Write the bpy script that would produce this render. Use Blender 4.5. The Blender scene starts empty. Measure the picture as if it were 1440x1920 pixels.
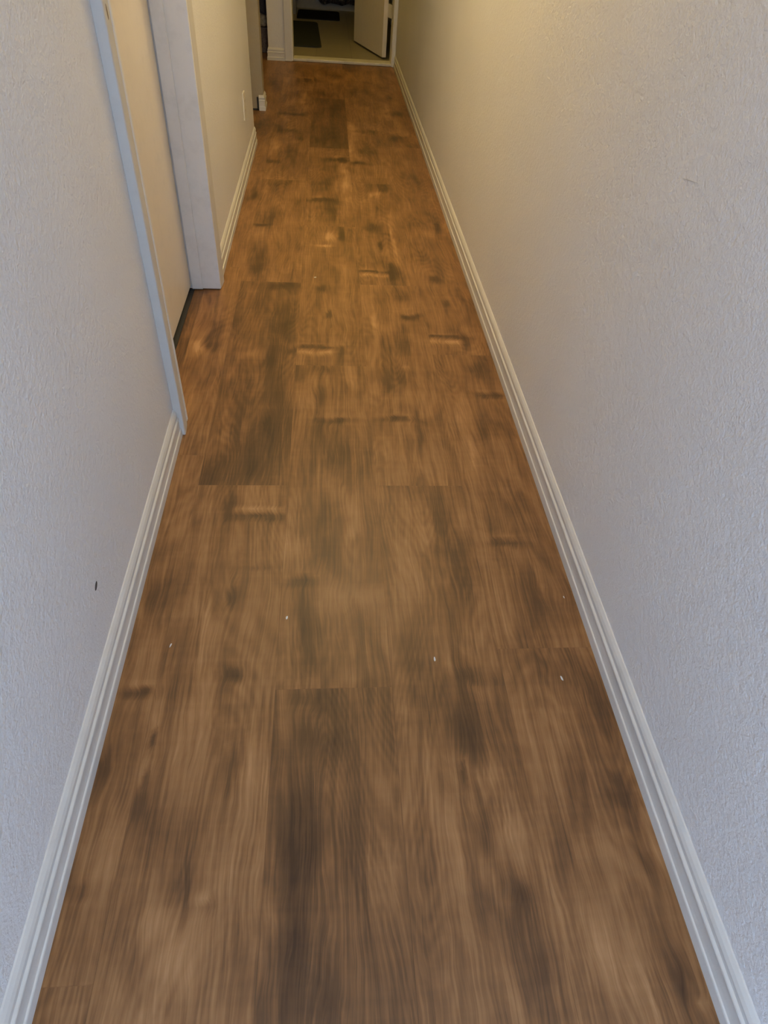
import bpy, bmesh, math, random
import numpy as np
from mathutils import Vector, Matrix

S = bpy.context.scene
C = S.collection

# ------------------------------------------------------------------ camera
cam_d = bpy.data.cameras.new('camera')
cam_d.sensor_fit = 'VERTICAL'
cam_d.sensor_height = 24.0
cam_d.lens = 24.0 * 1207.93 / 1920.0
cam_d.clip_start = 0.02
cam_d.clip_end = 60
cam = bpy.data.objects.new('camera', cam_d)
C.objects.link(cam)
rt = Vector((0.99611762, -0.06296791, 0.0615202))
up = Vector((0.00045629, 0.70252001, 0.71166384))
fw = Vector((0.08803115, 0.70887282, -0.69982129))
m = Matrix((rt, up, -fw)).transposed().to_4x4()
m.translation = Vector((0.39586, 0.0, 1.12551))
cam.matrix_world = m
S.camera = cam

# ------------------------------------------------------------------ light
S.view_settings.view_transform = 'Standard'
S.view_settings.look = 'None'
S.view_settings.gamma = 1.0
S.view_settings.use_curve_mapping = False
S.view_settings.exposure = -0.06

w = bpy.data.worlds.new('world')
S.world = w
w.use_nodes = True
w.node_tree.nodes['Background'].inputs[0].default_value = (0.55, 0.68, 0.9, 1)
w.node_tree.nodes['Background'].inputs[1].default_value = 0.02

def lamp(name, kind, loc, energy, color, size=0.1, size_y=None, direction=None, spread=None):
    d = bpy.data.lights.new(name, kind)
    d.energy = energy
    d.color = color
    if kind == 'AREA':
        d.shape = 'RECTANGLE'
        d.size = size
        d.size_y = size_y or size
        if spread: d.spread = spread
    else:
        d.shadow_soft_size = size
    o = bpy.data.objects.new(name, d)
    o.location = loc
    if direction is not None:
        o.rotation_euler = Vector(direction).to_track_quat('-Z', 'Y').to_euler()
    C.objects.link(o)
    return o

DAY = (0.55, 0.76, 1.0)
WARM = (1.0, 0.74, 0.33)
WARM2 = (1.0, 0.66, 0.10)
lamp('window_daylight', 'AREA', (0.55, -3.45, 1.45), 46, (0.55, 0.72, 1.0), 2.2, 1.4, (0, 1, -0.1))
lamp('side_window_daylight', 'AREA', (-2.1, -2.2, 1.4), 440, (0.47, 0.68, 1.0), 1.5, 1.5, (1, 0.3, -0.1))
lamp('side_window_daylight', 'AREA', (3.1, -2.2, 1.4), 215, (0.45, 0.68, 1.0), 1.5, 1.5, (-1, 0.3, -0.1))
lamp('hall_lamp_light', 'POINT', (0.475, 2.7, 2.26), 47, WARM, 0.09)
lamp('hall_lamp_light', 'POINT', (0.475, 6.03, 2.34), 32, WARM2, 0.09)  # second hall lamp, unseen, added to brighten the far end

# ------------------------------------------------------------------ node helpers
def mat(name, col=(0.7, 0.7, 0.7), rough=0.5, spec=0.5, metal=0.0):
    mt = bpy.data.materials.new(name)
    mt.use_nodes = True
    b = mt.node_tree.nodes['Principled BSDF']
    b.inputs['Base Color'].default_value = (*col, 1)
    b.inputs['Roughness'].default_value = rough
    b.inputs['Specular IOR Level'].default_value = spec
    b.inputs['Metallic'].default_value = metal
    return mt

class N:
    def __init__(s, mt):
        s.t = mt.node_tree; s.b = s.t.nodes['Principled BSDF']
    def add(s, kind, **kw):
        n = s.t.nodes.new(kind)
        for k, v in kw.items():
            if k in n.inputs: 
                if hasattr(v, 'is_output'): s.t.links.new(v, n.inputs[k])
                else: n.inputs[k].default_value = v
            else: setattr(n, k, v)
        return n
    def link(s, a, b): s.t.links.new(a, b)
    def math(s, op, a, b=None, c=None, clamp=False):
        n = s.t.nodes.new('ShaderNodeMath'); n.operation = op; n.use_clamp = clamp
        for i, v in enumerate((a, b, c)):
            if v is None: continue
            if hasattr(v, 'is_output'): s.link(v, n.inputs[i])
            else: n.inputs[i].default_value = v
        return n.outputs[0]
    def coords(s, scale=(1, 1, 1), off=None):
        tc = s.t.nodes.new('ShaderNodeTexCoord')
        mp = s.t.nodes.new('ShaderNodeMapping')
        mp.inputs['Scale'].default_value = scale
        s.link(tc.outputs['Object'], mp.inputs['Vector'])
        if off is not None:
            ad = s.t.nodes.new('ShaderNodeVectorMath'); ad.operation = 'ADD'
            s.link(mp.outputs[0], ad.inputs[0]); s.link(off, ad.inputs[1])
            return ad.outputs[0]
        return mp.outputs[0]
    def noise(s, vec, scale=1.0, detail=2.0, rough=0.5, dist=0.0):
        n = s.t.nodes.new('ShaderNodeTexNoise')
        s.link(vec, n.inputs['Vector'])
        n.inputs['Scale'].default_value = scale
        n.inputs['Detail'].default_value = detail
        n.inputs['Roughness'].default_value = rough
        n.inputs['Distortion'].default_value = dist
        return n.outputs['Fac']
    def ramp(s, fac, stops):
        n = s.t.nodes.new('ShaderNodeValToRGB')
        cr = n.color_ramp
        while len(cr.elements) < len(stops): cr.elements.new(0.5)
        for e, (p, c) in zip(cr.elements, stops):
            e.position = p; e.color = (*c, 1)
        s.link(fac, n.inputs[0])
        return n.outputs[0]
    def bump(s, h, strength, dist):
        n = s.t.nodes.new('ShaderNodeBump')
        n.inputs['Strength'].default_value = strength
        n.inputs['Distance'].default_value = dist
        s.link(h, n.inputs['Height'])
        s.link(n.outputs[0], s.b.inputs['Normal'])

# wall paint: orange-peel texture
def paint_mat(name, col, rough=0.55, strength=0.5):
    mt = mat(name, col, rough, 0.35)
    n = N(mt)
    v = n.coords()
    a = n.noise(v, 210, 3, 0.6)
    b = n.noise(v, 75, 2, 0.5)
    h = n.math('ADD', n.math('MULTIPLY', a, 0.6), n.math('MULTIPLY', b, 0.6))
    n.bump(h, strength, 0.006)
    big = n.noise(v, 3.0, 2, 0.5)
    c = n.ramp(big, [(0.3, tuple(x * 0.965 for x in col)), (0.7, col)])
    n.link(c, n.b.inputs['Base Color'])
    return mt

def gloss_mat(name, col, rough=0.35, strength=0.08, wear=0.0):
    mt = mat(name, col, rough, 0.5)
    n = N(mt)
    v = n.coords((1, 1, 0.15))
    n.bump(n.noise(v, 90, 2, 0.5), strength, 0.003)
    g = n.noise(n.coords(), 14, 4, 0.7)
    c = n.ramp(g, [(0.25, tuple(x * (0.93 - wear) for x in col)), (0.5, col)])
    n.link(c, n.b.inputs['Base Color'])
    return mt

M_wall = paint_mat('wall_paint', (0.76, 0.755, 0.76), 0.55, 0.6)
M_part = paint_mat('partition_tone', (0.40, 0.345, 0.25), 0.6, 0.5)  # partition coloured darker and browner than the other walls
M_trim = gloss_mat('trim_gloss_paint', (0.65, 0.635, 0.605), 0.45)
M_jamb = gloss_mat('jamb_gloss_paint', (0.76, 0.745, 0.715), 0.45, 0.08, 0.03)
M_casing = gloss_mat('casing_paint', (0.60, 0.575, 0.53), 0.5, 0.06)
M_door = gloss_mat('door_paint', (0.74, 0.67, 0.57), 0.42, 0.05)
M_ceil = paint_mat('ceiling_paint', (0.75, 0.74, 0.72), 0.7, 0.8)
M_dark = mat('dark_bronze', (0.045, 0.033, 0.022), 0.35, 0.5, 0.7)
M_plate = mat('outlet_plastic', (0.72, 0.70, 0.64), 0.35)
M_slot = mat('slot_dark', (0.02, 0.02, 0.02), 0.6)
M_hinge = mat('painted_hinge', (0.62, 0.60, 0.55), 0.35, 0.5, 0.2)
M_chip = mat('paint_chip', (0.62, 0.64, 0.66), 0.6)
M_scuff = mat('scuff', (0.05, 0.05, 0.055), 0.7)
M_scratch = mat('scratch', (0.5, 0.49, 0.47), 0.7)

# ------------------------------------------------------------------ mesh helpers
def box(bm, x0, x1, y0, y1, z0, z1):
    vs = [bm.verts.new((x, y, z)) for x in (x0, x1) for y in (y0, y1) for z in (z0, z1)]
    for f in ((0, 1, 3, 2), (4, 6, 7, 5), (0, 4, 5, 1), (2, 3, 7, 6), (0, 2, 6, 4), (1, 5, 7, 3)):
        bm.faces.new([vs[i] for i in f])

def obj(name, bm, mt, parent=None, kind=None, label=None, cat=None, group=None, bevel=0, smooth=False, seg=2):
    bmesh.ops.recalc_face_normals(bm, faces=bm.faces)
    me = bpy.data.meshes.new(name)
    bm.to_mesh(me); bm.free()
    me.materials.append(mt)
    o = bpy.data.objects.new(name, me)
    C.objects.link(o)
    if parent: o.parent = parent
    if smooth:
        for p in me.polygons: p.use_smooth = True
    if bevel:
        b = o.modifiers.new('bevel', 'BEVEL'); b.width = bevel; b.segments = seg; b.limit_method = 'ANGLE'
    for k, v in (('kind', kind), ('label', label), ('category', cat), ('group', group)):
        if v: o[k] = v
    return o

def boxes(name, lst, mt, **kw):
    bm = bmesh.new()
    for b in lst: box(bm, *b)
    return obj(name, bm, mt, **kw)

def empty(name, loc, label=None, cat=None, kind=None, rz=0):
    o = bpy.data.objects.new(name, None); C.objects.link(o)
    o.location = loc; o.rotation_euler = (0, 0, rz); o.empty_display_size = 0.1
    if label: o['label'] = label
    if cat: o['category'] = cat
    if kind: o['kind'] = kind
    return o

def sweep(name, path, profile, mt, closed_profile=True, **kw):
    """profile: list of (offset to the right of the path normal, z); path: xy points (mitred)."""
    bm = bmesh.new()
    n = len(path); rings = []
    for i, p in enumerate(path):
        p = Vector(p)
        d1 = (p - Vector(path[i - 1])).normalized() if i else None
        d2 = (Vector(path[i + 1]) - p).normalized() if i < n - 1 else None
        if d1 is None: d1 = d2
        if d2 is None: d2 = d1
        n1 = Vector((d1.y, -d1.x)); n2 = Vector((d2.y, -d2.x))
        nn = (n1 + n2).normalized(); nn /= max(0.3, nn.dot(n1))
        rings.append([bm.verts.new((p.x + nn.x * a, p.y + nn.y * a, z)) for a, z in profile])
    k = len(profile)
    for i in range(n - 1):
        for j in range(k):
            bm.faces.new((rings[i][j], rings[i][(j + 1) % k], rings[i + 1][(j + 1) % k], rings[i + 1][j]))
    bm.faces.new(rings[0]); bm.faces.new(rings[-1][::-1])
    return obj(name, bm, mt, **kw)

XL, XR, ZC = -0.013, 0.963, 2.44
YE = 6.46

BASE = [(0, 0), (0.013, 0), (0.013, 0.0205), (0.0122, 0.0225), (0.0102, 0.0238), (0.0094, 0.033), (0.0094, 0.044),
        (0.0102, 0.051), (0.0116, 0.0555), (0.0106, 0.0575), (0.0074, 0.0600), (0.0070, 0.0650), (0.0086, 0.0685),
        (0.0086, 0.0715), (0.0062, 0.0780), (0.0022, 0.0840), (0, 0.0854)]

# ------------------------------------------------------------------ structure
WO = 0.135
boxes('wall_left', [(XL - WO, XL, -0.9, 1.50, 0, ZC), (XL - WO, XL, 2.33, 4.15, 0, ZC), (XL - WO, XL, 1.50, 2.33, 2.06, ZC),
                    (XL - WO, XL, 4.15, 4.87, 2.06, ZC), (XL - WO, XL, 4.99, YE, 2.06, ZC)], M_wall, kind='structure')
boxes('wall_right', [(XR, XR + 0.12, -0.9, 7.0, 0, ZC)], M_wall, kind='structure')
boxes('wall_partition', [(-1.6, XL, 4.87, 4.99, 0, ZC)], M_part, kind='structure')
boxes('wall_far', [(-0.08, 0.105, YE, YE + 0.2, 0, ZC), (0.945, XR, YE, YE + 0.2, 0, ZC), (0.105, 0.945, YE, YE + 0.2, 2.06, ZC),
                   (-2.3, -0.08, YE, YE + 0.2, 2.06, ZC)], M_wall, kind='structure')
# rooms around
boxes('wall_bathroom', [(-0.08, 0.0, YE + 0.2, 10.4, 0, ZC), (1.083, 1.2, 7.0, 10.4, 0, ZC), (-0.08, 1.2, 10.4, 10.5, 0, ZC)], M_wall, kind='structure')
boxes('wall_bedroom', [(-2.4, -2.3, 4.99, 9.0, 0, ZC), (-2.3, -0.08, 9.0, 9.1, 0, ZC)], M_wall, kind='structure')
boxes('wall_alcove', [(-1.6, -1.5, 4.03, 4.87, 0, ZC), (-1.5, XL - WO, 4.03, 4.15, 0, ZC)], M_wall, kind='structure')
boxes('wall_closet', [(-0.9, -0.8, 1.3, 2.5, 0, ZC), (-0.8, XL - WO, 1.3, 1.4, 0, ZC), (-0.8, XL - WO, 2.4, 2.5, 0, ZC)], M_wall, kind='structure')
boxes('wall_living_room', [(-2.2, XL - WO, -1.0, -0.9, 0, ZC), (XR + 0.12, 3.2, -1.0, -0.9, 0, ZC), (-2.3, -2.2, -3.6, -3.0, 0, ZC), (-2.3, -2.2, -1.4, -0.9, 0, ZC), (-2.3, -2.2, -3.0, -1.4, 0, 0.6), (-2.3, -2.2, -3.0, -1.4, 2.2, ZC),
                           (3.2, 3.3, -3.6, -3.0, 0, ZC), (3.2, 3.3, -1.4, -0.9, 0, ZC), (3.2, 3.3, -3.0, -1.4, 0, 0.6), (3.2, 3.3, -3.0, -1.4, 2.2, ZC), (-2.2, -0.7, -3.6, -3.5, 0, ZC), (1.8, 3.2, -3.6, -3.5, 0, ZC),
                           (-0.7, 1.8, -3.6, -3.5, 0, 0.65), (-0.7, 1.8, -3.6, -3.5, 2.2, ZC)], M_wall, kind='structure')
boxes('ceiling', [(-2.5, 3.4, -3.7, 10.6, ZC, ZC + 0.1)], M_ceil, kind='structure')
boxes('window_1', [(-0.7, 1.8, -3.58, -3.52, 0.65, 0.70), (-0.7, 1.8, -3.58, -3.52, 2.15, 2.2), (-0.7, -0.65, -3.58, -3.52, 0.7, 2.15),
                   (1.75, 1.8, -3.58, -3.52, 0.7, 2.15), (0.525, 0.575, -3.58, -3.52, 0.7, 2.15)], M_trim, kind='structure')

for wn, x in (('window_2', -2.25), ('window_3', 3.25)):
    boxes(wn, [(x - 0.03, x + 0.03, -3.0, -1.4, 0.6, 0.65), (x - 0.03, x + 0.03, -3.0, -1.4, 2.15, 2.2), (x - 0.03, x + 0.03, -3.0, -2.95, 0.65, 2.15),
               (x - 0.03, x + 0.03, -1.45, -1.4, 0.65, 2.15), (x - 0.03, x + 0.03, -2.225, -2.175, 0.65, 2.15)], M_trim, kind='structure')

# ------------------------------------------------------------------ wood floor
FEAT = [
(0.555,4.532,0.0333,0.2137,0.5),(0.533,4.073,0.0275,0.1803,0.5),(0.622,4.087,0.0432,0.121,-0.55),(0.633,4.499,0.0831,0.0352,-0.5),(0.568,3.867,0.0412,0.0277,-0.7),(0.461,3.916,0.0589,0.0282,-0.8),
(0.422,3.819,0.0461,0.1264,-0.4),(0.483,3.704,0.0227,0.1294,0.5),(0.189,4.441,0.0573,0.0342,-0.6),(0.095,4.082,0.0237,0.2189,0.5),(0.183,3.988,0.0584,0.1344,-0.5),(0.086,3.841,0.0563,0.0271,-0.7),
(0.239,4.294,0.0249,0.0648,-0.4),(0.213,4.813,0.0409,0.0389,-0.7),(0.138,4.811,0.0744,0.0259,-0.4),(0.894,4.951,0.0367,0.0551,-0.7),(0.821,4.384,0.0265,0.0679,-0.6),(0.855,4.481,0.0405,0.0469,0.5),
(0.909,4.279,0.0458,0.0764,-0.4),(0.835,5.42,0.0236,0.1277,-0.5),(0.613,5.496,0.0782,0.1302,-0.4),(0.593,6.346,0.0792,0.145,-0.5),(0.231,5.826,0.04,0.089,-0.5),(0.002,5.68,0.0385,0.085,-0.4),
(0.354,5.435,0.0457,0.0636,-0.4),(0.105,5.847,0.0397,0.1431,0.3),(0.235,5.192,0.0182,0.1471,0.5),(0.307,5.008,0.0177,0.1387,0.3),(0.807,5.002,0.0184,0.2802,0.3),(-0.005,4.557,0.0385,0.1656,-0.5),
(0.116,4.486,0.0383,0.1156,-0.3),(0.717,4.333,0.0391,0.0776,-0.35),(0.458,5.068,0.0362,0.1703,-0.5),(0.432,4.428,0.0389,0.1597,-0.5),(0.355,4.282,0.0501,0.0863,-0.25),(0.759,5.982,0.0594,0.1503,0.2),
(0.426,6.043,0.0418,0.095,-0.3),(0.855,6.158,0.0438,0.1186,-0.3),(0.375,3.289,0.0512,0.0215,-0.8),(0.419,3.21,0.0278,0.1527,-0.45),(0.383,3.485,0.0482,0.0627,-0.45),(0.459,2.869,0.014,0.0943,-0.65),
(0.41,2.859,0.0325,0.0468,0.5),(0.385,2.748,0.0315,0.0111,0.5),(0.682,3.469,0.0219,0.0785,-0.6),(0.64,3.402,0.0322,0.0304,0.5),(0.602,2.961,0.029,0.031,-0.7),(0.627,2.77,0.0116,0.0338,-0.8),
(0.666,2.492,0.0129,0.0681,-0.95),(0.579,2.515,0.0558,0.0079,-0.8),(0.584,2.476,0.0553,0.012,0.6),(0.68,2.902,0.0096,0.2055,0.55),(0.495,3.453,0.0215,0.1941,0.5),(0.9,2.99,0.015,0.0761,-0.6),
(0.858,2.925,0.0294,0.0368,0.45),(0.871,3.638,0.0575,0.1187,-0.4),(0.888,3.098,0.0307,0.0934,-0.3),(0.135,3.02,0.0377,0.0628,-0.5),(0.101,2.954,0.037,0.0122,-0.7),(0.112,2.66,0.0258,0.0837,-0.45),
(0.124,2.5,0.0288,0.0671,-0.45),(0.168,3.148,0.0195,0.0535,-0.4),(0.206,3.072,0.0192,0.1293,0.3),(0.045,3.315,0.0301,0.0576,-0.45),(0.142,3.486,0.042,0.0779,-0.4),(0.38,2.356,0.0243,0.0267,-0.7),
(0.4,2.155,0.0095,0.0238,-0.9),(0.829,2.47,0.0217,0.029,-0.7),(0.847,2.25,0.0102,0.0256,-0.9),(0.238,2.364,0.0599,0.0223,-0.6),(0.661,2.317,0.0369,0.0528,-0.4),(0.694,2.144,0.0234,0.0119,-0.8),
(0.467,2.253,0.0099,0.2541,0.35),(0.24,2.085,0.0367,0.1321,-0.6),(0.22,1.85,0.0136,0.0581,-0.8),(0.271,1.901,0.0278,0.0168,-0.5),(0.166,1.87,0.0476,0.0261,0.35),(0.232,1.553,0.0275,0.1574,-0.65),
(0.202,1.328,0.0488,0.0656,-0.55),(0.185,1.435,0.0581,0.1674,-0.25),(0.015,1.99,0.0175,0.0633,-0.5),(0.02,1.921,0.0102,0.0336,-0.6),(-0.02,1.906,0.0271,0.0398,0.45),(0.106,1.645,0.0078,0.1675,0.35),
(0.101,1.396,0.0199,0.0921,0.25),(0.09,1.28,0.0162,0.0376,-0.4),(0.641,1.987,0.037,0.0864,-0.5),(0.697,2.152,0.0274,0.012,-0.6),(0.606,1.738,0.0509,0.0547,-0.5),(0.646,1.808,0.014,0.0096,0.4),
(0.605,1.53,0.0378,0.0105,-0.9),(0.654,1.47,0.0186,0.0751,-0.5),(0.681,1.599,0.0147,0.1384,0.35),(0.566,1.969,0.0091,0.1778,0.4),(0.423,1.516,0.0369,0.0103,-0.95),(0.366,1.922,0.0564,0.0068,-0.8),
(0.366,1.888,0.0523,0.01,0.6),(0.439,1.871,0.0105,0.0463,-0.95),(0.38,1.786,0.0422,0.0249,-0.4),(0.375,1.627,0.0191,0.1113,-0.4),(0.434,1.33,0.0429,0.0554,-0.5),(0.354,1.652,0.0161,0.0566,0.35),
(0.471,1.746,0.0084,0.0913,0.35),(0.8,2.012,0.0567,0.0074,-0.8),(0.805,1.976,0.0561,0.0108,0.55),(0.879,1.976,0.0151,0.0505,-0.9),(0.903,1.655,0.0305,0.0116,-0.95),(0.885,1.816,0.0358,0.0487,-0.45),
(0.856,1.473,0.0348,0.076,-0.6),(0.797,1.45,0.0078,0.1243,0.45),(0.152,1.157,0.0129,0.0603,-0.7),(0.232,1.124,0.0512,0.0092,-0.65),(0.231,1.15,0.0518,0.0075,0.6),(0.252,0.963,0.0476,0.0063,-0.35),
(0.192,0.878,0.0091,0.0203,-0.8),(0.216,0.689,0.0185,0.0166,-0.75),(0.138,0.802,0.0087,0.0803,0.4),(0.147,1.021,0.0218,0.1,-0.3),(0.039,0.893,0.0168,0.0438,-0.4),(0.038,0.652,0.0177,0.0101,-1),
(-0.001,0.991,0.0094,0.024,-0.6),(0.341,0.917,0.0282,0.0107,-0.85),(0.398,1.122,0.0326,0.0741,-0.5),(0.398,0.988,0.0245,0.0491,-0.45),(0.362,0.808,0.0223,0.0819,-0.4),(0.466,0.878,0.0468,0.0236,0.35),
(0.363,0.717,0.0319,0.0309,-0.3),(0.315,1.109,0.0077,0.1095,0.3),(0.457,1.108,0.0196,0.1103,0.3),(0.692,1.097,0.0333,0.0736,-0.5),(0.702,0.933,0.0309,0.0791,-0.35),(0.578,0.965,0.0371,0.1298,0.3),
(0.69,0.669,0.0323,0.0168,-0.55),(0.702,0.644,0.0213,0.0082,0.3),(0.826,1.033,0.0341,0.0105,-0.85),(0.867,1.108,0.0191,0.0563,-0.45),(0.856,0.911,0.0249,0.0938,-0.4),(0.895,0.814,0.0357,0.0355,-0.3),
(0.887,0.695,0.0447,0.0376,-0.5),(0.782,0.816,0.0118,0.0566,0.3),(0.375,0.546,0.0289,0.0305,-0.7),(0.349,0.395,0.0192,0.0925,-0.8),(0.353,0.255,0.0206,0.0691,-0.7),(0.37,0.634,0.0305,0.0203,-0.5),
(0.413,0.373,0.026,0.0986,-0.3),(0.474,0.389,0.0177,0.0844,0.25),(0.26,0.458,0.027,0.0907,0.3),(0.216,0.287,0.0143,0.0086,-0.6),(0.204,0.301,0.012,0.0058,0.35),(0.181,0.233,0.0304,0.0394,0.4),
(0.131,0.212,0.0104,0.0317,-0.8),(0.08,0.445,0.0087,0.0438,-0.55),(0.078,0.561,0.0037,0.0122,-0.9),(0.087,0.494,0.0036,0.0112,-0.8),(0.169,0.313,0.0322,0.0184,-0.4),(0.057,0.37,0.0148,0.0475,0.3),
(0.031,0.313,0.0197,0.0109,-0.5),(0.014,0.51,0.018,0.0473,-0.35),(0.023,0.227,0.0222,0.0257,0.35),(0.322,0.241,0.0063,0.0404,-0.35),(0.639,0.606,0.0248,0.0423,-0.5),(0.664,0.555,0.0201,0.0378,-0.5),
(0.639,0.465,0.0076,0.0188,-0.85),(0.678,0.476,0.0308,0.0268,0.4),(0.658,0.367,0.0224,0.0331,-0.3),(0.711,0.36,0.0224,0.033,0.4),(0.699,0.288,0.0213,0.0186,-0.55),(0.703,0.237,0.0165,0.0347,-0.4),
(0.594,0.317,0.0172,0.0385,0.3),(0.582,0.446,0.014,0.0548,0.35),(0.495,0.369,0.0105,0.0823,0.3),(0.719,0.176,0.0315,0.0317,-0.45),(0.923,0.597,0.0298,0.0676,-0.5),(0.904,0.42,0.023,0.0454,-0.45),
(0.82,0.329,0.0161,0.0319,0.3),(0.915,0.171,0.0146,0.0192,-0.65),(0.928,0.13,0.0196,0.009,0.4),(0.892,0.262,0.0258,0.0366,-0.35),(0.818,0.207,0.0164,0.0402,0.3),(0.644,0.268,0.015,0.0217,-0.25),
]
COL = [-0.61, -0.384, -0.156, 0.070, 0.296, 0.522, 0.748, 0.974]      # plank seams across the hall
XT = -0.057                                                          # threshold strip seam in the doorway
rng = random.Random(5)
BASES = {0: 0.35, 1: 0.9, 2: 0.55, 3: 0.20, 4: 1.238, 5: 0.653, 6: 1.238, 7: 0.735, 8: 1.238}   # end joints of each column
def base_of(c): return BASES[int(c)]
def axis(lo, hi, dlo, dhi, step, coarse, extra):
    a = list(np.arange(lo, dlo, coarse)) + list(np.arange(dlo, dhi, step)) + list(np.arange(dhi, hi + coarse, coarse))
    for e in extra:
        if lo < e < hi: a += [e - 0.0007, e, e + 0.0007]
    a = sorted(a); out = [a[0]]
    for v in a[1:]:
        if v - out[-1] > 0.0003: out.append(v)
    return np.array(out)
ENDS = sorted(set(round(v + 1.157 * k, 4) for v in BASES.values() for k in range(-5, 10) if -3.6 < v + 1.157 * k < 9))
xs = axis(-2.4, 1.2, -0.17, 0.99, 0.0085, 0.2, COL + [XT])
ys = axis(-3.7, 9.2, 0.0, 6.6, 0.012, 0.25, ENDS)
X, Y = np.meshgrid(xs, ys, indexing='ij')
colid = np.searchsorted(np.array(COL), X.ravel()).reshape(X.shape)
ci = colid
bse = np.vectorize(base_of)(ci)
row = np.floor((Y - bse) / 1.157).astype(int)
pid = ci * 40 + row
in_thr = (X < XT) & (X > -0.156) & (Y > 1.49) & (Y < 2.335)
pid = np.where(in_thr, 9999, pid)
tone = np.zeros_like(X)
for u in np.unique(pid):
    rng.seed(int(u) * 7 + 3)
    tone[pid == u] = rng.uniform(-0.10, 0.10)
def plank_of(x, y):
    c = int(np.searchsorted(np.array(COL), x))
    return c * 40 + int(math.floor((y - base_of(c)) / 1.157))
tone[pid == plank_of(0.4, 4.6)] = -0.42
tone[pid == plank_of(0.4, 0.3)] = -0.38
tone[pid == plank_of(0.2, 1.8)] = -0.34
tone[pid == plank_of(0.2, 0.9)] = 0.06
tone[pid == 9999] = -0.35
nr = np.random.RandomState(3)
def wob(fx_, fy_, n_=9):
    o = np.zeros_like(X)
    for _ in range(n_):
        a_ = nr.uniform(0, 6.28); kx = fx_ * nr.uniform(0.5, 1.8) * math.cos(a_); ky = fy_ * nr.uniform(0.5, 1.8) * math.sin(a_)
        o += np.sin(kx * X + ky * Y + nr.uniform(0, 6.28))
    return o / math.sqrt(n_)
WX = 0.006 * wob(70, 22) + 0.003 * wob(180, 60)
WY = 0.012 * wob(60, 25) + 0.006 * wob(160, 70)
figure = 0.10 * wob(55, 12) + 0.07 * wob(120, 30)          # broad figure of the boards
patch = 1.0 + 0.35 * wob(90, 35)
tone = tone + figure
for (fx, fy, sx, sy, a) in FEAT:
    p = plank_of(fx, fy)
    dx = X + WX - fx; dy = Y + WY * min(1.0, sy / 0.03) - fy
    if sx > 1.8 * sy:                                         # crack-like streaks bow slightly
        bow = nr.uniform(-1.4, 1.4) * 0.25
        dy = dy - bow * sy * (dx / sx) ** 2 - 0.4 * bow * sy * dx / sx
    g = a * np.exp(-0.5 * ((dx / (sx * 0.85)) ** 2 + (dy / (sy * 0.85)) ** 2)) * patch * min(1.5, 0.85 + 0.3 * fy) * (1.25 if sx * sy < 0.002 else 1.0)
    if a < -0.75 and sx < 0.06:                               # knots carry a lighter rim
        g = g + 0.3 * np.exp(-0.5 * ((dx / (sx * 1.2)) ** 2 + ((dy - 1.9 * sy) / (sy * 0.7)) ** 2))
    k = (pid == p)
    tone = tone + np.where(k, g, 0)
seam = np.zeros_like(X)
for s in COL: seam = np.maximum(seam, (np.abs(X - s) < 0.0003) * 1.0)
seam = np.maximum(seam, ((np.abs(X - XT) < 0.0003) & (Y > 1.49) & (Y < 2.335)) * 2.2)
for e in ENDS:
    fr = np.abs(((e - bse) / 1.157) - np.round((e - bse) / 1.157)) < 1e-3
    seam = np.maximum(seam, ((np.abs(Y - e) < 0.0003) & fr & ~in_thr) * 0.6)
tone = np.where(tone < 0, tone / (1 + 0.28 * np.abs(tone)), tone)
nx, ny = X.shape
verts = np.stack([X.ravel(), Y.ravel(), np.zeros(X.size)], 1)
idx = np.arange(X.size).reshape(nx, ny)
q = np.stack([idx[:-1, :-1], idx[1:, :-1], idx[1:, 1:], idx[:-1, 1:]], -1).reshape(-1, 4)
me = bpy.data.meshes.new('floor')
me.from_pydata(verts.tolist(), [], q.tolist())
for nm, arr in (('tone', tone), ('seam', seam), ('plank', (pid * 0.7317) % 13.0)):
    at = me.attributes.new(nm, 'FLOAT', 'POINT'); at.data.foreach_set('value', arr.ravel().astype(np.float32))
floor = bpy.data.objects.new('floor', me); C.objects.link(floor); floor['kind'] = 'structure'

M_wood = mat('wood_plank', (0.2, 0.1, 0.05), 0.42, 0.35)
n = N(M_wood)
at = n.add('ShaderNodeAttribute', attribute_name='tone').outputs['Fac']
asm = n.add('ShaderNodeAttribute', attribute_name='seam').outputs['Fac']
apl = n.add('ShaderNodeAttribute', attribute_name='plank').outputs['Fac']
cmb = n.add('ShaderNodeCombineXYZ'); n.link(n.math('MULTIPLY', apl, 3.1), cmb.inputs[0]); n.link(n.math('MULTIPLY', apl, 7.7), cmb.inputs[1]); n.link(apl, cmb.inputs[2])
off = cmb.outputs[0]
warp = n.noise(n.coords((7, 2.4, 1), off), 1.0, 3, 0.55, 0.4)             # slow wander of the grain
# cathedral figure: contour lines of a stretched noise field
fld = n.noise(n.coords((6.5, 0.9, 1), off), 1.0, 1.5, 0.45, 0.5)
ring = n.math('SINE', n.math('MULTIPLY', n.math('ADD', fld, n.math('MULTIPLY', warp, 0.05)), 210.0))
tc = n.t.nodes.new('ShaderNodeTexCoord')
sep = n.t.nodes.new('ShaderNodeSeparateXYZ'); n.link(tc.outputs['Object'], sep.inputs[0])
xw = n.math('ADD', n.math('MULTIPLY', sep.outputs[0], 1.0), n.math('ADD', n.math('MULTIPLY', warp, 0.05), n.math('MULTIPLY', at, 0.010)))
cv = n.t.nodes.new('ShaderNodeCombineXYZ')
n.link(n.math('MULTIPLY', xw, 210.0), cv.inputs[0]); n.link(n.math('MULTIPLY', sep.outputs[1], 5.0), cv.inputs[1]); n.link(apl, cv.inputs[2])
fine = n.noise(cv.outputs[0], 1.0, 4, 0.65)
cv2 = n.t.nodes.new('ShaderNodeCombineXYZ')
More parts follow.
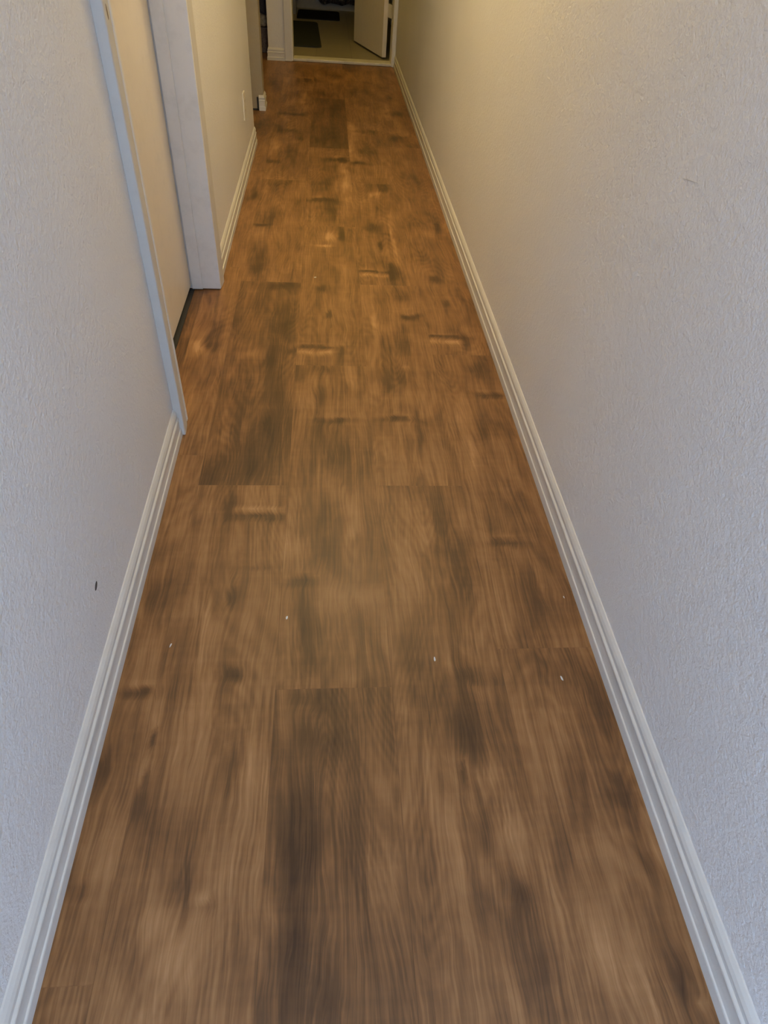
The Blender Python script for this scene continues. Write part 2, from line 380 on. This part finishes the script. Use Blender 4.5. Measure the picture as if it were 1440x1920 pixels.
n.link(n.math('MULTIPLY', xw, 45.0), cv2.inputs[0]); n.link(n.math('MULTIPLY', sep.outputs[1], 2.2), cv2.inputs[1]); n.link(apl, cv2.inputs[2])
mid = n.noise(cv2.outputs[0], 1.0, 3, 0.6)
blot = n.noise(n.coords((13, 5.5, 1), off), 1.0, 4, 0.6, 0.6)
cross = n.noise(n.coords((4, 60, 1), off), 1.0, 2, 0.5, 0.3)
def cen(v, k): return n.math('MULTIPLY', n.math('SUBTRACT', v, 0.5), k)
t = n.math('ADD', 0.52, n.math('MULTIPLY', at, 0.40))
t = n.math('ADD', t, cen(fine, 0.72))
t = n.math('ADD', t, cen(mid, 0.46))
t = n.math('ADD', t, cen(blot, 0.62))
t = n.math('ADD', t, cen(cross, 0.10))
t = n.math('ADD', t, n.math('MULTIPLY', ring, 0.04))
t = n.math('SUBTRACT', t, n.math('MULTIPLY', asm, 0.12), clamp=True)
WC = [(0.0, (0.055, 0.027, 0.012)), (0.27, (0.112, 0.056, 0.023)), (0.5, (0.212, 0.103, 0.040)),
      (0.75, (0.33, 0.172, 0.072)), (1.0, (0.47, 0.27, 0.13))]
colr = n.ramp(t, WC)
n.link(colr, n.b.inputs['Base Color'])
rr = n.math('ADD', 0.36, n.math('MULTIPLY', fine, 0.2))
n.link(rr, n.b.inputs['Roughness'])
hb = n.math('SUBTRACT', n.math('MULTIPLY', fine, 0.5), n.math('MULTIPLY', asm, 1.0))
n.bump(hb, 0.25, 0.0015)
me.materials.append(M_wood)

# ------------------------------------------------------------------ baseboards
sweep('baseboard_right', [(XR, YE - 0.016), (XR, -0.9)], [(a, z) for a, z in BASE], M_trim, kind='structure')
sweep('baseboard_left', [(XL, -0.9), (XL, 1.442)], BASE, M_trim, kind='structure')
sweep('baseboard_left_far', [(XL, 2.388), (XL, 4.15), (XL - 0.03, 4.15)][:2] + [(XL, 4.15 + 0.0)][:0], BASE, M_trim, kind='structure')
sweep('baseboard_partition', [(XL - 0.028, 4.87), (XL, 4.87), (XL, 4.99), (XL - 0.03, 4.99)], BASE, M_trim, kind='structure')
sweep('baseboard_far', [(-0.08, YE + 0.08), (-0.08, YE), (0.052, YE)], BASE, M_trim, kind='structure')

# ------------------------------------------------------------------ hallway door frame (left)
CAS = [(0, 0), (0.0, 0.0195), (0.003, 0.021), (0.012, 0.0208), (0.03, 0.0195), (0.046, 0.018), (0.055, 0.0165), (0.058, 0.014), (0.058, 0)]
def casing(name, xw, y_out, y_in, z0, z1, parent=None):
    # vertical casing on the +X face of the left wall; thick at the outer edge
    s = 1 if y_in > y_out else -1
    w0 = abs(y_in - y_out)
    bm = bmesh.new()
    lo = [bm.verts.new((xw + t, y_out + s * a * w0 / 0.058, z0)) for a, t in CAS]
    hi = [bm.verts.new((xw + t, y_out + s * a * w0 / 0.058, z1)) for a, t in CAS]
    k = len(CAS)
    for j in range(k): bm.faces.new((lo[j], lo[(j + 1) % k], hi[(j + 1) % k], hi[j]))
    bm.faces.new(lo); bm.faces.new(hi[::-1])
    return obj(name, bm, M_casing, parent=parent, bevel=0.0008)
df = empty('trim_1', (XL, 1.9, 0), kind='structure')
def under(o, p):
    o.parent = p; o.matrix_parent_inverse = Matrix.Translation(p.location).inverted()
for nm, a, b in (('casing', 1.442, 1.500), ('casing', 2.388, 2.328)):
    under(casing(nm, XL, a, b, 0.001, 2.06), df)
under(boxes('head_casing', [(XL, XL + 0.018, 1.442, 2.388, 2.06, 2.12)], M_trim, bevel=0.003), df)
under(boxes('jamb', [(-0.146, 0.004, 2.316, 2.3295, 0.003, 2.05)], M_jamb, bevel=0.0015), df)
under(boxes('jamb', [(-0.146, 0.004, 1.5005, 1.514, 0.003, 2.05)], M_jamb, bevel=0.0015), df)
under(boxes('head_jamb', [(-0.146, 0.004, 1.514, 2.316, 2.04, 2.0595)], M_jamb), df)
under(boxes('door_stop', [(-0.099, -0.060, 2.308, 2.316, 0.004, 2.04)], M_jamb, bevel=0.002), df)
under(boxes('door_stop', [(-0.099, -0.060, 1.514, 1.522, 0.004, 2.04)], M_jamb, bevel=0.002), df)
under(boxes('door_gap_shade', [(-0.146, -0.091, 1.516, 2.314, 0.0008, 0.003)], M_slot), df)  # flat dark strip, paints in the shade of the gap under the door
boxes('partition_gap_shade', [(-0.6, -0.045, 4.862, 4.8695, 0.001, 0.010), (-0.0535, -0.0445, 4.862, 4.8695, 0.001, 0.075)], M_slot, kind='structure')  # dark boxes standing in for shaded gaps at the partition foot and baseboard end
d1 = boxes('door_1', [(-0.138, -0.103, 1.519, 2.311, 0.016, 2.035)], M_door, bevel=0.0015, kind='structure')
def disc(name, mt, r0, r1, t, loc, parent=None, dished=False, **kw):
    bm = bmesh.new(); k = 32; rings = []
    prof = [(r1, 0), (r1, t), (r0, t), (r0 * 0.96, t * 0.2), (0.0005, t * 0.15)] if dished else [(r1, 0), (r1 * 0.97, t), (0.0005, t)]
    for r, x in prof:
        rings.append([bm.verts.new((x, r * math.cos(2 * math.pi * i / k), r * math.sin(2 * math.pi * i / k))) for i in range(k)])
    for a, b in zip(rings, rings[1:]):
        for i in range(k): bm.faces.new((a[i], a[(i + 1) % k], b[(i + 1) % k], b[i]))
    bm.faces.new(rings[-1])
    o = obj(name, bm, mt, smooth=False, **kw); o.location = loc
    if parent: o.parent = parent
    return o

# ------------------------------------------------------------------ outlet on the left wall
op = empty('wall_outlet', (XL, 3.705, 0.285), 'pale duplex electrical outlet low on the left wall near the corner', 'outlet')
boxes('cover_plate', [(0, 0.0055, -0.035, 0.035, -0.058, 0.058)], M_plate, parent=op, bevel=0.002)
for dz in (-0.02, 0.02):
    r = boxes('receptacle', [(0.0045, 0.0068, -0.0165, 0.0165, dz - 0.0135, dz + 0.0135)], M_plate, parent=op, bevel=0.001)
    boxes('slot', [(0.0066, 0.0070, -0.008, -0.006, dz - 0.004, dz + 0.005), (0.0066, 0.0070, 0.006, 0.008, dz - 0.004, dz + 0.005)], M_slot, parent=r)
disc('screw', M_plate, 0.002, 0.003, 0.001, (0.0054, 0, 0), parent=op)

# ------------------------------------------------------------------ bathroom doorway
M_thr = gloss_mat('threshold_paint', (0.60, 0.565, 0.48), 0.45, 0.3, 0.12)
t2 = empty('trim_2', (0.5, YE, 0), kind='structure')
def casing_y(x_out, x_in, z1):
    s = 1 if x_in > x_out else -1; w0 = abs(x_in - x_out)
    bm = bmesh.new()
    lo = [bm.verts.new((x_out + s * a * w0 / 0.058, YE - t * 0.8, 0.003)) for a, t in CAS]
    hi = [bm.verts.new((x_out + s * a * w0 / 0.058, YE - t * 0.8, z1)) for a, t in CAS]
    k = len(CAS)
    for j in range(k): bm.faces.new((lo[j], lo[(j + 1) % k], hi[(j + 1) % k], hi[j]))
    bm.faces.new(lo); bm.faces.new(hi[::-1])
    return obj('casing', bm, M_trim)
under(casing_y(0.053, 0.112, 2.05), t2)
under(casing_y(0.962, 0.936, 2.05), t2)
under(boxes('head_casing', [(0.053, 0.962, YE - 0.017, YE, 2.05, 2.11)], M_trim, bevel=0.003), t2)
under(boxes('jamb', [(0.106, 0.119, YE - 0.001, YE + 0.2, 0.003, 2.05)], M_jamb, bevel=0.001), t2)
under(boxes('jamb', [(0.931, 0.944, YE - 0.001, YE + 0.2, 0.003, 2.05)], M_jamb, bevel=0.001), t2)
boxes('trim_3', [(0.119, 0.931, YE + 0.004, YE + 0.13, 0.001, 0.022)], M_thr, kind='structure', bevel=0.005, seg=3)

M_vinyl = mat('vinyl_tile', (0.36, 0.33, 0.24), 0.45, 0.35)
n = N(M_vinyl)
br = n.t.nodes.new('ShaderNodeTexBrick'); n.link(n.coords(), br.inputs['Vector'])
br.offset = 0; br.inputs['Scale'].default_value = 1.0; br.inputs['Brick Width'].default_value = 0.305; br.inputs['Row Height'].default_value = 0.305
br.inputs['Mortar Size'].default_value = 0.003
br.inputs['Color1'].default_value = (0.31, 0.275, 0.19, 1); br.inputs['Color2'].default_value = (0.29, 0.26, 0.18, 1); br.inputs['Mortar'].default_value = (0.23, 0.205, 0.15, 1)
mx = n.t.nodes.new('ShaderNodeMixRGB'); mx.blend_type = 'MULTIPLY'; mx.inputs[0].default_value = 0.5
n.link(br.outputs['Color'], mx.inputs[1]); n.link(n.ramp(n.noise(n.coords(), 25, 4, 0.7), [(0.3, (0.75, 0.75, 0.75)), (0.7, (1, 1, 1))]), mx.inputs[2])
n.link(mx.outputs[0], n.b.inputs['Base Color'])
boxes('floor_bathroom', [(0.0, 1.083, YE + 0.13, 10.4, 0.0005, 0.006)], M_vinyl, kind='structure')

# bathroom door, swung open into the bathroom
A = Vector((0.863, 6.746)); B2 = Vector((0.657, 7.425)); dv = (B2 - A).normalized()
ang = math.atan2(dv.y, dv.x)
d2 = boxes('door_2', [(0, 0.76, -0.038, 0, 0.0, 2.02)], M_door, bevel=0.0015, kind='structure')
d2.location = (A.x + 0.006, A.y - 0.03, 0.022); d2.rotation_euler = (0, 0, ang)
for hz in (0.28, 1.0, 1.75):
    boxes('hinge', [(-0.150, 0.001, -0.0425, -0.0345, hz, hz + 0.09)], M_hinge, parent=d2)
for s in (-1, 1):
    bm = bmesh.new()
    bmesh.ops.create_uvsphere(bm, u_segments=20, v_segments=12, radius=0.027)
    kn = obj('door_knob', bm, M_hinge, parent=d2, smooth=True); kn.location = (0.70, -0.019 + s * 0.062, 0.95); kn.scale = (1, 0.8, 1)

# ------------------------------------------------------------------ mats, tub, curtain, cabinet
def rug_mat(name, col, scale=260):
    mt = mat(name, col, 0.95, 0.1); n = N(mt)
    v = n.coords(); h = n.noise(v, scale, 3, 0.7)
    n.link(n.ramp(h, [(0.3, tuple(c * 0.6 for c in col)), (0.75, tuple(c * 1.3 for c in col))]), n.b.inputs['Base Color'])
    n.bump(h, 0.8, 0.006); return mt
def mat_rug(name, x0, x1, y0, y1, h, r, mt, label, skew=0.0, body='pile'):
    root = empty(name, ((x0 + x1) / 2, (y0 + y1) / 2, 0.006), label, 'bath mat')
    cx, cy = (x0 + x1) / 2, (y0 + y1) / 2
    def ring(inset, z):
        pts = []
        for qx, qy, a0 in ((1, 1, 0), (-1, 1, 90), (-1, -1, 180), (1, -1, 270)):
            for k in range(7):
                a = math.radians(a0 + 15 * k)
                px = qx * ((x1 - x0) / 2 - r) + (r - inset) * math.cos(a); py = qy * ((y1 - y0) / 2 - r) + (r - inset) * math.sin(a)
                pts.append((px + skew * (py / (y1 - y0)), py, z))
        return pts
    def build(nm, levels, m2):
        bm = bmesh.new(); rs = [[bm.verts.new(p) for p in ring(i, z)] for i, z in levels]
        k = len(rs[0])
        for a, b in zip(rs, rs[1:]):
            for i in range(k): bm.faces.new((a[i], a[(i + 1) % k], b[(i + 1) % k], b[i]))
        bm.faces.new(rs[-1]); bm.faces.new(rs[0][::-1])
        return obj(nm, bm, m2, parent=root)
    build('backing', [(0, 0), (0, 0.004)], M_slot)
    build(body, [(0.001, 0.004), (0.0, h * 0.5), (0.006, h * 0.85), (0.018, h), (0.03, h)], mt)
    return root
M_rug1 = rug_mat('bath_mat_grey', (0.038, 0.041, 0.032))
M_rug2 = rug_mat('bath_mat_black', (0.012, 0.011, 0.011))
mat_rug('bath_mat', 0.004, 0.325, 7.06, 8.37, 0.018, 0.05, M_rug1, 'dark grey bath mat with rounded corners just inside the bathroom door', -0.05)
mat_rug('bath_mat', 0.075, 0.535, 8.62, 9.16, 0.02, 0.04, M_rug2, 'black bath mat lying in front of the bathtub')

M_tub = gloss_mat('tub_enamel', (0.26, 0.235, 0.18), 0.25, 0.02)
tub = empty('bathtub', (0.54, 9.4, 0.006), 'pale bathtub behind the patterned curtain at the bathroom back', 'bathtub')
bm = bmesh.new()
def rr(x0, x1, y0, y1, r, z):
    pts = []
    for qx, qy, a0 in ((1, 1, 0), (0, 1, 90), (0, 0, 180), (1, 0, 270)):
        for k in range(6):
            a = math.radians(a0 + 18 * k)
            pts.append(bm.verts.new(((x1 - r if qx else x0 + r) + r * math.cos(a), (y1 - r if qy else y0 + r) + r * math.sin(a), z)))
    return pts
L = [rr(-0.535, 0.535, 0, 0.75, 0.01, 0), rr(-0.535, 0.535, 0, 0.75, 0.01, 0.36), rr(-0.535, 0.535, 0, 0.75, 0.02, 0.38),
     rr(-0.46, 0.46, 0.07, 0.68, 0.12, 0.38), rr(-0.44, 0.44, 0.09, 0.66, 0.12, 0.34), rr(-0.38, 0.38, 0.14, 0.6, 0.12, 0.08)]
for a, b in zip(L, L[1:]):
    for i in range(24): bm.faces.new((a[i], a[(i + 1) % 24], b[(i + 1) % 24], b[i]))
bm.faces.new(L[-1])
obj('basin', bm, M_tub, parent=tub)
boxes('rim_band', [(-0.535, 0.535, -0.008, 0.0, 0.33, 0.372)], M_tub, parent=tub, bevel=0.004)

M_cur = mat('curtain_cloth', (0.05, 0.045, 0.05), 0.8, 0.2); n = N(M_cur)
vo = n.t.nodes.new('ShaderNodeTexVoronoi'); n.link(n.coords(), vo.inputs['Vector']); vo.inputs['Scale'].default_value = 26
nz = n.noise(n.coords(), 30, 4, 0.75, 1.5)
n.link(n.ramp(n.math('ADD', n.math('MULTIPLY', vo.outputs['Distance'], 0.5), n.math('MULTIPLY', nz, 0.6)),
              [(0.42, (0.02, 0.018, 0.022)), (0.5, (0.10, 0.09, 0.10)), (0.58, (0.025, 0.022, 0.03)), (0.68, (0.20, 0.18, 0.17))]), n.b.inputs['Base Color'])
cr = empty('shower_curtain', (0.54, 9.33, 2.0), 'dark patterned shower curtain hanging over the bathtub, hem lifted at the left', 'curtain')
bm = bmesh.new(); cols_ = 150; grid = []
for i in range(cols_):
    u = i / (cols_ - 1); x = 0.02 + u * 1.04
    hem = 0.068 + 0.008 * math.sin(x * 31) + 0.075 * math.exp(-((x - 0.19) / 0.11) ** 4)
    cl = []
    for j in range(9):
        v = j / 8; z = 1.97 + (hem - 1.97) * v
        cl.append(bm.verts.new((x - 0.54, 0.018 * math.sin(x * 62 + 0.6 * math.sin(v * 2)) * (0.6 + 0.4 * v), z - 2.0)))
    grid.append(cl)
for a, b in zip(grid, grid[1:]):
    for j in range(8): bm.faces.new((a[j], b[j], b[j + 1], a[j + 1]))
cu = obj('cloth', bm, M_cur, parent=cr, smooth=True)
sm = cu.modifiers.new('thick', 'SOLIDIFY'); sm.thickness = 0.002
def tube(name, mt, r, p0, p1, parent=None, **kw):
    bm = bmesh.new(); p0 = Vector(p0); p1 = Vector(p1); d = p1 - p0
    bmesh.ops.create_cone(bm, cap_ends=True, segments=20, radius1=r, radius2=r, depth=d.length, matrix=Matrix.Translation((p0 + p1) / 2) @ d.to_track_quat('Z', 'Y').to_matrix().to_4x4())
    return obj(name, bm, mt, parent=parent, **kw)
tube('rod', M_hinge, 0.012, (-0.54, 0, -0.005), (0.542, 0, -0.005), parent=cr)

M_cab = gloss_mat('cabinet_grey', (0.19, 0.18, 0.17), 0.4)
cb = empty('storage_cabinet', (0.04, 8.99, 0.006), 'slim grey cabinet against the bathroom left wall beside the curtain', 'cabinet')
boxes('body', [(-0.039, 0.022, -0.09, 0.12, 0.0, 0.85)], M_cab, parent=cb, bevel=0.002)
boxes('top', [(-0.039, 0.032, -0.1, 0.13, 0.85, 0.87)], M_cab, parent=cb, bevel=0.003)

# ------------------------------------------------------------------ bed seen through the far left opening
M_bedbase = rug_mat('bed_base_fabric', (0.20, 0.165, 0.16), 120)
M_sheet = rug_mat('pale_sheet', (0.42, 0.39, 0.31), 60)
M_blank = rug_mat('navy_blanket', (0.06, 0.06, 0.085), 90)
bd = empty('bed', (-1.0, 7.2, 0), 'low bed with pale sheet and dark blanket in the far left room', 'bed')
boxes('base', [(-0.9, 0.905, -0.47, 0.6, 0.0, 0.175)], M_bedbase, parent=bd, bevel=0.008)
boxes('mattress', [(-0.9, 0.905, -0.475, 0.6, 0.18, 0.36)], M_sheet, parent=bd, bevel=0.03, seg=4)
bm = bmesh.new(); g = []
for i in range(40):
    x = -0.7 + i / 39 * 1.6
    edge = 0.285 - 0.03 * max(0, (x - 0.82) / 0.12) + 0.006 * math.sin(x * 55)
    row = []
    for (dy, dz) in ((0.5, 0.372), (0.1, 0.376), (-0.3, 0.374), (-0.45, 0.371), (-0.482, 0.352)):
        row.append(bm.verts.new((x, dy, dz + 0.004 * math.sin(x * 23 + dy * 9))))
    row.append(bm.verts.new((x, -0.487 - 0.004 * math.sin(x * 60), (0.352 + edge) / 2)))
    row.append(bm.verts.new((x, -0.488 - 0.006 * math.sin(x * 60), edge)))
    g.append(row)
for a, b in zip(g, g[1:]):
    for j in range(6): bm.faces.new((a[j], b[j], b[j + 1], a[j + 1]))
bk = obj('blanket', bm, M_blank, parent=bd, smooth=True)
sm = bk.modifiers.new('thick', 'SOLIDIFY'); sm.thickness = 0.01; sm.offset = 1

# ------------------------------------------------------------------ small marks
def chip(loc, ln, wd, rz, label, seed):
    rg = random.Random(seed); bm = bmesh.new(); k = 9
    lo = []; hi = []
    for i in range(k):
        a = 2 * math.pi * i / k; f = rg.uniform(0.7, 1.1)
        lo.append(bm.verts.new((wd * f * math.cos(a), ln * f * math.sin(a), 0)))
        hi.append(bm.verts.new((wd * 0.85 * f * math.cos(a), ln * 0.85 * f * math.sin(a), 0.0006)))
    for i in range(k): bm.faces.new((lo[i], lo[(i + 1) % k], hi[(i + 1) % k], hi[i]))
    bm.faces.new(hi); bm.faces.new(lo[::-1])
    o = obj('paint_chip', bm, M_chip, label=label, cat='paint chip', group='pale flecks on the wood floor')
    o.location = loc; o.rotation_euler = (0, 0, rz)
chip((0.35, 2.445, 0.0004), 0.0035, 0.0065, 0.2, 'pale fleck farthest up the wood floor, level with the door frame', 1)
chip((0.311, 0.822, 0.0004), 0.0055, 0.0021, -0.1, 'small grey fleck on the board seam left of the floor middle', 2)
chip((0.082, 0.758, 0.0004), 0.0055, 0.0017, -0.3, 'thin grey fleck on the floor nearest the left baseboard', 3)
chip((0.614, 0.714, 0.0004), 0.006, 0.0022, 0.0, 'bluish grey fleck on the floor right of the middle seam', 4)
chip((0.867, 0.662, 0.0004), 0.006, 0.0019, 0.15, 'pale fleck on the floor near the right baseboard, lower of two', 5)
chip((0.926, 0.867, 0.0004), 0.004, 0.0012, 0.15, 'tiny pale fleck beside the right baseboard, upper of two', 6)
def wall_mark(name, x, y, z, ln, wd, rx, mt, label, cat):
    bm = bmesh.new(); k = 12
    for s, f in ((0, 1), (1, 0.8)):
        pass
    lo = [bm.verts.new((0, ln * math.cos(2 * math.pi * i / k), wd * math.sin(2 * math.pi * i / k))) for i in range(k)]
    hi = [bm.verts.new((0.0008 * (1 if x < 0.4 else -1), 0.85 * ln * math.cos(2 * math.pi * i / k), 0.85 * wd * math.sin(2 * math.pi * i / k))) for i in range(k)]
    for i in range(k): bm.faces.new((lo[i], lo[(i + 1) % k], hi[(i + 1) % k], hi[i]))
    bm.faces.new(hi); bm.faces.new(lo[::-1])
    o = obj(name, bm, mt, label=label, cat=cat); o.location = (x, y, z); o.rotation_euler = (rx, 0, 0)
wall_mark('scuff_mark', XL, 0.751, 0.2, 0.009, 0.0042, 0.5, M_scuff, 'small black scuff on the left wall above the baseboard', 'scuff mark')
wall_mark('scuff_mark', 0.0066, 1.466, 0.927, 0.0036, 0.013, 0.08, mat('brown_scuff', (0.19, 0.13, 0.07), 0.7), 'brown scuff on the near door casing, high at the top edge', 'scuff mark')
wall_mark('scratch_mark', XR, 1.05, 0.818, 0.026, 0.0006, -0.17, M_scratch, 'thin grey scratch high on the right wall', 'scratch')

# ------------------------------------------------------------------ ceiling light fixtures (above the frame), the far one added
M_glass = mat('frosted_shade', (0.9, 0.85, 0.75), 0.4)
b = M_glass.node_tree.nodes['Principled BSDF']
b.inputs['Emission Color'].default_value = (*WARM, 1); b.inputs['Emission Strength'].default_value = 4.0
for nm, loc, lab in (('ceiling_light', (0.475, 2.7, ZC), 'round frosted ceiling light over the hallway middle'),
                     ('ceiling_light', (0.475, 6.03, ZC), 'added round frosted ceiling light near the bathroom door')):
    cl = empty(nm, loc, lab, 'ceiling light')
    tube('base', M_hinge, 0.15, (0, 0, -0.03), (0, 0, 0), parent=cl)
    bm = bmesh.new(); k = 32; rs = []
    for a in range(0, 90, 10):
        r = 0.14 * math.cos(math.radians(a)); z = -0.03 - 0.07 * math.sin(math.radians(a))
        rs.append([bm.verts.new((r * math.cos(2 * math.pi * i / k), r * math.sin(2 * math.pi * i / k), z)) for i in range(k)])
    for a, b_ in zip(rs, rs[1:]):
        for i in range(k): bm.faces.new((a[i], a[(i + 1) % k], b_[(i + 1) % k], b_[i]))
    bm.faces.new(rs[-1])
    obj('shade', bm, M_glass, parent=cl, smooth=True)
